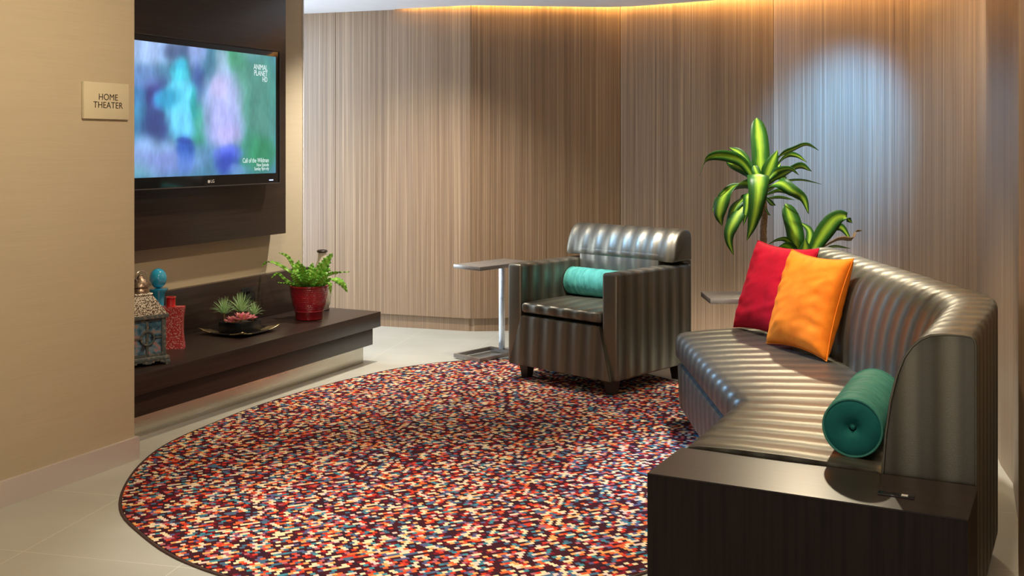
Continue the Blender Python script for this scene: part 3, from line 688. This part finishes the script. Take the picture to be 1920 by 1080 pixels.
for (lx, ly, zb) in ((.085, .07, .0065), (CW-.075, .055, .0065), (.085, CD-.06, .0065), (CW-.06, CD-.06, .0)):
    bm = B(); r0, r1 = .021, .034
    a = [bm.verts.new((lx+q*r0, ly+p*r0, zb)) for q, p in ((-1, -1), (1, -1), (1, 1), (-1, 1))]; b = [bm.verts.new((lx+q*r1, ly+p*r1, .10)) for q, p in ((-1, -1), (1, -1), (1, 1), (-1, 1))]
    for i in range(4): bm.faces.new((a[i], a[(i+1) % 4], b[(i+1) % 4], b[i]))
    bm.faces.new(a[::-1]); bm.faces.new(b); make('leg', bm, mleg, ch)
# bolsters
def bolster(name, label, loc, axis, L, r, group=None):
    ax = Vector(axis).normalized(); q = ax.to_track_quat('Z', 'Y'); t = thing(name, label, 'cushion', loc); t.rotation_mode = 'QUATERNION'; t.rotation_quaternion = q
    bm = B(); pr = []
    n = 90
    for k in range(n+1):
        z = k/n*L; f = 1-.045*math.exp(-min(z, L-z)/.012)
        pk = .010*math.sin(z*170)*math.exp(-abs(z-L*.18)/.03)+.008*math.sin(z*230+1)*math.exp(-abs(z-L*.62)/.05)
        pr.append((r*(f+pk*1.2), z))
    pr = [(0, .004)]+[(r*.5, .004)]+[(r*.93, .002)]+pr+[(r*.93, L-.002), (r*.5, L-.004), (0, L-.004)]
    lathe(bm, pr[3:-3], 48, fn=lambda a, z: 1+.022*noise.noise(Vector((math.cos(a)*1.5, math.sin(a)*1.5, z*34+math.sin(a)*1.2)))+.018*noise.noise(Vector((math.cos(a)*3, math.sin(a)*3, z*80))))
    make('cover', bm, M_TEAL_F, t)
    for z, s_ in ((0, 1), (L, -1)):
        bm = B(); ep = None; lathe(bm, [(0, z+s_*.008), (.01, z+s_*.006), (r*.4, z+s_*.0), (r*.8, z-s_*.003), (r*.955, z+s_*.003)], 40, fn=lambda a, zz: 1+.004*math.sin(a*9)); ep = make('end_panel', bm, M_TEALD, t, smooth='open', label='flat dark teal end')
        bm = B(); tube(bm, [(r*.965*math.cos(a*PI/20), r*.965*math.sin(a*PI/20), z+s_*.002) for a in range(40)], .0032, 6, True); make('piping', bm, M_TEAL, t)
        bm = B(); lathe(bm, [(0, z+s_*.001), (.004, z+s_*.002), (.0065, z+s_*.006), (0, z+s_*.007)], 14); make('button', bm, M_TEALD, ep)
    return t
exv = Vector((.731, -.682, 0)); eyv = Vector((.682, .731, 0)); FL = Vector((-.0255, 5.935, 0))
rb = .080
bolster('bolster_cushion', 'turquoise bolster cushion lying on the armchair seat', FL+exv*.106+eyv*.440+Vector((0, 0, .436+rb)), exv, .44, rb)

# ------------------------------------------------------------------ sofa
PA, PB_, PC = Vector((.745, 4.79)), Vector((.747, 3.52)), Vector((.484, 2.993))
QA, QB, QC = Vector((1.522, 5.00)), Vector((1.542, 3.333)), Vector((1.165, 2.650))
D = .775
def rounded(a, b, c, r, n):
    d1 = (a-b).normalized(); d2 = (c-b).normalized(); s0, s1 = b+d1*r, b+d2*r; out = []
    k1 = 8
    for i in range(k1): out.append(a+(s0-a)*i/k1)
    for i in range(n+1):
        t = i/n; out.append(s0*(1-t)**2+b*2*t*(1-t)+s1*t*t)
    for i in range(1, 5): out.append(s1+(c-s1)*i/4)
    return out
def stations(r_in, r_out): return list(zip(rounded(PA, PB_, PC, r_in, 8), rounded(QA, QB, QC, r_out, 8)))
def sofa_loft(st, prof, dref, cap=True, inset=0):
    """prof closed list (d, z); u runs along the sofa, caps use depth"""
    bm = B(); lay = bm.loops.layers.uv.verify(); rings = []; us = [0.]
    mids = [p+(q-p)*dref/D for p, q in st]
    for a, b in zip(mids, mids[1:]): us.append(us[-1]+(b-a).length)
    N = len(prof); vl = [0.]
    for a, b in zip(prof, prof[1:]): vl.append(vl[-1]+math.hypot(a[0]-b[0], a[1]-b[1]))
    for p, q in st: rings.append([bm.verts.new(((p+(q-p)*d/D).x, (p+(q-p)*d/D).y, z)) for d, z in prof])
    def uvset(f, m):
        for l in f.loops: l[lay].uv = m[l.vert]
    for i in range(len(st)-1):
        for k in range(N):
            k2 = (k+1) % N; vs_ = (rings[i][k], rings[i][k2], rings[i+1][k2], rings[i+1][k]); f = bm.faces.new(vs_)
            uvset(f, {vs_[0]: (us[i], vl[k]), vs_[1]: (us[i], vl[k2]), vs_[2]: (us[i+1], vl[k2]), vs_[3]: (us[i+1], vl[k])})
    if cap:
        for r in (rings[0], rings[-1]):
            f = bm.faces.new(r); uvset(f, {v: (d*1.0+.015, z) for v, (d, z) in zip(r, prof)})
    return bm
so = thing('sofa', 'angled two-section pearl-striped banquette sofa along the right side', 'sofa', (0, 0, 0))
SO = []
base = [(.018, .116), (.014, .14), (.006, .300), (.010, .314), (.034, .322), (.55, .330), (.55, .116)]
SO.append(make('base', sofa_loft(stations(.006, .04), base, .02), M_VINYL, so))
seat = [(.034, .334), (.008, .340), (-.002, .352), (-.004, .40), (-.002, .425), (.006, .441), (.020, .450), (.045, .455), (.15, .460), (.30, .461), (.45, .458), (.53, .452), (.56, .44), (.56, .338)]
SO.append(make('seat_cushion', sofa_loft(stations(.006, .04), seat, .02), M_VINYL, so))
bprof = [(.548, .34), (.548, .44), (.556, .55), (.568, .64), (.5845, .709), (.602, .755), (.622, .785), (.643, .805), (.667, .817), (.70, .822), (.745, .823), (.762, .821), (.771, .814), (.775, .80), (.775, .116), (.548, .116)]
SO.append(make('backrest', sofa_loft(stations(.22, .12), bprof, .65), M_VINYL, so, smooth=50))
p_, q_ = PC, QC
bm = B(); tube(bm, [((p_+(q_-p_)*d/D).x-.001, (p_+(q_-p_)*d/D).y-.002, z) for d, z in bprof[1:15]], .0035, 6); make('piping', bm, M_VINYL, so)
for d, f in ((.10, 0), (.68, 0), (.10, .52), (.70, .97), (.68, .5)):
    pass
for (x, y, zb) in ((.86, 4.66, .0065), (1.40, 4.84, 0), (.88, 3.50, .0065), (1.475, 3.36, 0), (.62, 2.98, .0), (1.10, 2.70, 0)):
    bm = B(); lathe(bm, [(0, zb), (.022, zb), (.034, .1161), (0, .1161)], 16, c=(x, y)); make('leg', bm, mleg, so)

# end table built against the sofa
wv = Vector((.894, -.447)); tu = Vector((-.128, -.238))
top_lam = mat_dark_wood('dark laminate top', .34, 0); top_lam.node_tree.nodes['Principled BSDF'].inputs['Coat Weight'].default_value = .12; top_lam.node_tree.nodes['Principled BSDF'].inputs['Coat Roughness'].default_value = .3
tb = thing('end_table', 'dark wood block end table in the right foreground against the sofa', 'table', (.479, 2.984, 0), math.atan2(-.447, .894))
def L2(v): c_, s_ = .894, -.447; return (v.x*c_+v.y*s_, -v.x*s_+v.y*c_)
e = L2(tu); Lx = .768
bm = B(); prism(bm, [(-.0+e[0], e[1]), (Lx+e[0], e[1]), (Lx, -.003), (0, -.003)], .4465, .450); bmesh.ops.bevel(bm, geom=bm.edges[:], offset=.0010, segments=2, affect='EDGES'); make('table_top', bm, top_lam, tb)
bm = B(); prism(bm, [(.001+e[0], e[1]+.0005), (Lx+e[0]-.001, e[1]+.0005), (Lx-.002, -.004), (.002, -.004)], 0, .4464); make('body', bm, M_DARKV, tb, smooth=None)
pw = thing('power_socket', 'small black power and USB socket set in the end table top', 'socket', (.935, 2.57, .4502), math.atan2(-.447, .894))
bm = B(); box(bm, -.042, .042, -.014, .014, 0, .0022, .001); make('plate', bm, M_BLACK, pw)
bm = B(); box(bm, .012, .027, -.007, .007, .0022, .0032); make('usb_port', bm, plain('white plastic', (.7, .7, .65), .4), pw, label='white port')
bm = B(); box(bm, -.036, .004, -.007, .007, .0022, .0030); make('socket_cover', bm, M_GLOSS, pw)
bolster('bolster_cushion', 'teal bolster cushion on the near end of the sofa beside the end table', (.921, 2.858, .457+.080), (.445, .895, 0), .43, .080)

# pillows
def pillow(name, label, mat, bl, br, up, h, T, seed):
    bl, br, up = Vector(bl), Vector(br), Vector(up).normalized(); wvec = br-bl; Wd = wvec.length*1.06; wx = wvec.normalized()
    nrm = wx.cross(up).normalized(); up = nrm.cross(wx).normalized()
    t = thing(name, label, 'pillow', (bl+br)/2)
    cc = up*(h/2); bm = B(); N = 44; g_ = {}
    for sgn in (1, -1):
        for j in range(N+1):
            for i in range(N+1):
                a, b = -1+2*i/N, -1+2*j/N
                if sgn == -1 and (i in (0, N) or j in (0, N)): g_[(sgn, i, j)] = g_[(1, i, j)]; continue
                x = a*Wd/2*(1-.10*(1-b*b)); y = b*h/2*(1-.10*(1-a*a))
                th = T/2*((1-a**2)*(1-b**2))**.42
                nz = noise.noise(Vector((a*1.6+seed, b*1.6, sgn)))*.012+noise.noise(Vector((a*2.2+seed, b*6-a*2, sgn*3)))*.009*max(0, min(1, (abs(a)+.2)))
                wr = .005*math.sin(b*22+a*3)*max(0, abs(a)-.45)*1.6*(1 if sgn > 0 else .5)
                e_ = min(1, 3*min(1-abs(a), 1-abs(b)))
                g_[(sgn, i, j)] = bm.verts.new(cc+wx*x+up*y+nrm*sgn*(th+(nz+wr)*e_))
    for sgn in (1, -1):
        for j in range(N):
            for i in range(N):
                bm.faces.new((g_[(sgn, i, j)], g_[(sgn, i+1, j)], g_[(sgn, i+1, j+1)], g_[(sgn, i, j+1)]))
    make('cover', bm, mat, t, smooth=80)
    edge = []
    for i in range(N): edge.append((i, 0))
    for j in range(N): edge.append((N, j))
    for i in range(N, 0, -1): edge.append((i, N))
    for j in range(N, 0, -1): edge.append((0, j))
    bm = B(); pts = []
    for i, j in edge:
        a, b = -1+2*i/N, -1+2*j/N; pts.append(cc+wx*(a*Wd/2*(1-.10*(1-b*b)))+up*(b*h/2*(1-.10*(1-a*a))))
    tube(bm, pts, .0022, 6, True); make('seam', bm, mat, t)
    return t
pillow('throw_pillow', 'orange velvet throw pillow leaning in front of the red one', M_ORANGE, (1.085, 4.476, .462), (1.222, 4.125, .462), (.145, -.02, .39), .415, .17, 3)
pillow('throw_pillow', 'crimson velvet throw pillow behind the orange one', M_RED, (1.03, 4.88, .462), (1.190, 4.50, .462), (.155, -.02, .39), .42, .16, 8)

# ------------------------------------------------------------------ side tables
def ctable(name, label, loc, rot, wid, length, h, pole_y, zb=0):
    t = thing(name, label, 'table', loc, rot)
    bm = B(); box(bm, 0, wid, 0, length, h-.024, h, .0015); make('table_top', bm, M_TABLE, t)
    bm = B(); q = .018
    box(bm, 0, q, 0, pole_y, zb, zb+.022, .001); box(bm, wid-q, wid, 0, pole_y, zb, zb+.022, .001); box(bm, q, wid-q, 0, q, zb, zb+.022); box(bm, 0, wid, pole_y, pole_y+q*1.6, zb, zb+.022)
    make('base', bm, M_TABLE, t)
    bm = B(); box(bm, wid*.5-.0175, wid*.5+.0175, pole_y, pole_y+.02, zb+.022, h-.024, .001); make('pole', bm, M_ALU, t, label='pale aluminium pole')
    return t
ctable('side_table', 'grey C-shaped side table standing left of the armchair', (-.359, 6.467, 0), math.atan2(-.682, .731), .23, .45, .577, .30, .0075)
ctable('side_table', 'grey C-shaped side table in the gap behind the red pillow', (.9415, 5.265, 0), -PI/2, .255, .45, .575, .36, .0075)

# ------------------------------------------------------------------ dracaena
DX, DY = 1.40, 5.76
t = thing('potted_dracaena', 'tall two-cane dracaena with yellow-striped leaves behind the sofa', 'potted plant', (DX+.05, DY, 0))
O = Vector((DX+.05, DY, 0))
bm = B(); lathe(bm, [(0, .0), (.12, 0), (.13, .01), (.165, .32), (.172, .33), (.172, .345), (.158, .345), (.15, .30), (0, .30)], 40); make('pot', bm, plain('charcoal pot', (.05, .045, .04), .5), t)
bm = B(); lathe(bm, [(0, .315), (.150, .3001), (.150, .301)], 24); lathe(bm, [(.151, .301), (0, .312)], 24); make('soil', bm, M_SOIL, t)
def D4(x, y, d): return P(1300+x/4, 210+y/4, DY+d)-O
def D2(x, y, d): return P(1260+x/2.5725, 200+y/2.5725, DY+d)-O
bm = B(); pts = bez([(-.06, 0, .30), D4(535, 1150, 0), D4(525, 900, 0), D4(535, 760, 0), D4(520, 600, 0)], 30)
tube(bm, pts, .02, 10, rf=lambda q: .021-.006*q+.0015*math.sin(q*90)); make('cane', bm, M_BARK, t, label='tall bare cane')
bm = B(); pts = bez([(.06, .02, .30), D2(625, 800, .0), D2(625, 720, 0)], 10); tube(bm, pts, .018, 10, rf=lambda q: .020-.004*q); make('cane', bm, M_BARK, t, label='short cane')
def blunt(t): return (.55+.45*min(1, t/.35))*(1-max(0, (t-.55)/.45)**3.5)**.6
def strap(t): return (.45+.55*min(1, t/.35))*(1-max(0, (t-.35)/.65)**1.7)**.9
LV = [([(505, 520, 0), (500, 300, .0), (475, 42, .03)], 112, (1, 0, 0)), ([(470, 520, 0), (360, 370, -.03), (215, 322, -.05), (100, 350, -.06), (45, 478, -.06)], 78, (.3, -.5, .8)),
 ([(450, 480, .05), (360, 320, .08), (270, 265, .1)], 60, (.5, 0, .8)), ([(470, 560, -.02), (360, 530, -.12), (235, 620, -.18), (195, 760, -.18), (215, 855, -.16)], 115, (.7, -.4, .6)),
 ([(470, 600, -.04), (380, 640, -.12), (300, 730, -.16), (240, 915, -.15)], 75, (.8, -.4, .3)), ([(480, 620, -.06), (390, 690, -.16), (290, 850, -.2), (268, 960, -.2), (302, 1075, -.18)], 80, (.9, -.3, .3)),
 ([(440, 560, .05), (300, 560, .08), (190, 640, .08), (140, 755, .08)], 45, (.6, 0, .8)), ([(500, 560, -.05), (490, 466, -.20), (490, 500, -.27), (485, 640, -.30), (450, 830, -.28), (402, 965, -.26)], 128, (1, 0, 0)),
 ([(460, 600, -.08), (415, 620, -.18), (400, 720, -.20), (375, 855, -.19)], 62, (.8, -.5, 0)), ([(530, 540, -.02), (580, 400, -.05), (632, 285, -.06)], 92, (.8, 0, -.5)),
 ([(550, 500, 0), (650, 335, -.04), (760, 275, -.06), (850, 243, -.08), (942, 288, -.08)], 48, (.3, -.6, .7)), ([(560, 480, .08), (690, 335, .12), (770, 325, .13), (852, 376, .13)], 42, (.3, -.4, .8)),
 ([(540, 530, -.06), (620, 450, -.14), (720, 425, -.18), (792, 473, -.19)], 48, (.3, -.6, .7)), ([(560, 530, .08), (700, 455, .12), (800, 405, .14), (888, 445, .14)], 78, (.3, -.5, .9)),
 ([(560, 560, .04), (700, 520, .08), (820, 512, .1), (962, 542, .1)], 32, (.2, -.7, .6)), ([(540, 580, -.06), (640, 530, -.16), (740, 590, -.2), (825, 650, -.2), (866, 768, -.19)], 78, (.7, -.5, .5)),
 ([(550, 620, 0), (640, 590, -.03), (720, 610, -.05), (792, 662, -.05)], 32, (.3, -.6, .6)), ([(550, 650, .02), (650, 640, .02), (760, 660, .02)], 24, (.2, -.6, .7)),
 ([(500, 540, -.1), (480, 470, -.13), (455, 400, -.12)], 52, (1, 0, .2)), ([(540, 540, .08), (600, 460, .12), (655, 385, .14)], 80, (.7, 0, -.5)), ([(460, 520, .08), (400, 440, .14), (290, 390, .18), (240, 350, .18)], 70, (.4, -.3, .8)),
 ([(520, 600, .06), (620, 560, .12), (700, 480, .16)], 70, (.6, -.2, .7)), ([(540, 640, -.03), (590, 690, -.06), (618, 702, -.06)], 34, (.4, -.6, .6)), ([(500, 640, -.05), (470, 720, -.10), (440, 880, -.10)], 60, (1, 0, 0)),
 ([(460, 600, .08), (400, 640, .14), (340, 760, .16)], 80, (.9, 0, .3)), ([(500, 560, .1), (560, 470, .16), (700, 500, .2)], 60, (.5, -.3, .6)), ([(490, 520, .1), (440, 440, .14), (390, 330, .16)], 70, (.9, 0, .3)),
 ([(520, 680, .0), (560, 760, -.03), (580, 775, -.03)], 14, (.5, -.5, .5)), ([(520, 620, 0), (500, 760, -.05), (470, 850, -.06)], 30, (1, 0, 0))]
for pts, wd, sd in LV:
    bm = B(); q = [D4(*p) for p in pts]
    leaf(bm, q, wd/4/F*DY*1.25, sd, .16, 20, blunt if pts[0][0] in (505, 500) and pts[-1][1] < 900 else strap, random.uniform(-.35, .35)); solidify(make('leaf', bm, M_LEAF, t, smooth='open'), .0012)
LV2 = [([(600, 740, 0), (590, 600, .0), (548, 466, .02)], 72, (1, 0, .1)), ([(640, 740, .03), (665, 610, .06), (618, 556, .08)], 34, (.7, 0, .6)), ([(650, 760, 0), (710, 640, -.02), (780, 545, -.04), (830, 530, -.05), (870, 562, -.05)], 74, (.7, 0, -.5)),
 ([(670, 720, .06), (740, 620, .1), (810, 580, .12), (865, 645, .12)], 46, (.5, -.3, .7)), ([(640, 780, -.05), (642, 640, -.08)], 74, (1, 0, 0)), ([(620, 720, 0), (560, 645, -.02), (510, 640, -.03), (458, 668, -.03)], 26, (.3, -.5, .7)),
 ([(610, 740, -.03), (550, 670, -.08), (480, 700, -.1)], 56, (.5, -.5, .6)), ([(660, 760, -.03), (760, 680, -.06), (862, 684, -.06)], 26, (.3, -.6, .6)), ([(600, 760, -.05), (560, 690, -.1), (530, 740, -.14)], 60, (.6, -.6, .4)), ([(640, 760, .05), (690, 640, .1), (740, 560, .12)], 60, (.8, 0, -.4))]
for pts, wd, sd in LV2:
    bm = B(); q = [D2(*p) for p in pts]
    leaf(bm, q, wd/2.5725/F*DY*1.2, sd, .16, 18, strap if pts[0][0] != 600 else blunt, random.uniform(-.3, .3)); solidify(make('leaf', bm, M_LEAF, t, smooth='open'), .0012)
bm = B(); leaf(bm, [D2(660, 720, .05), D2(800, 640, .1), D2(868, 640, .12), D2(888, 603, .12), D2(918, 597, .12)], .03, (.4, -.4, .7), .2, 12); solidify(make('leaf', bm, plain('dry brown leaf', (.20, .13, .06), .7), t, smooth='open', label='dry brown leaf tip'), .0012)
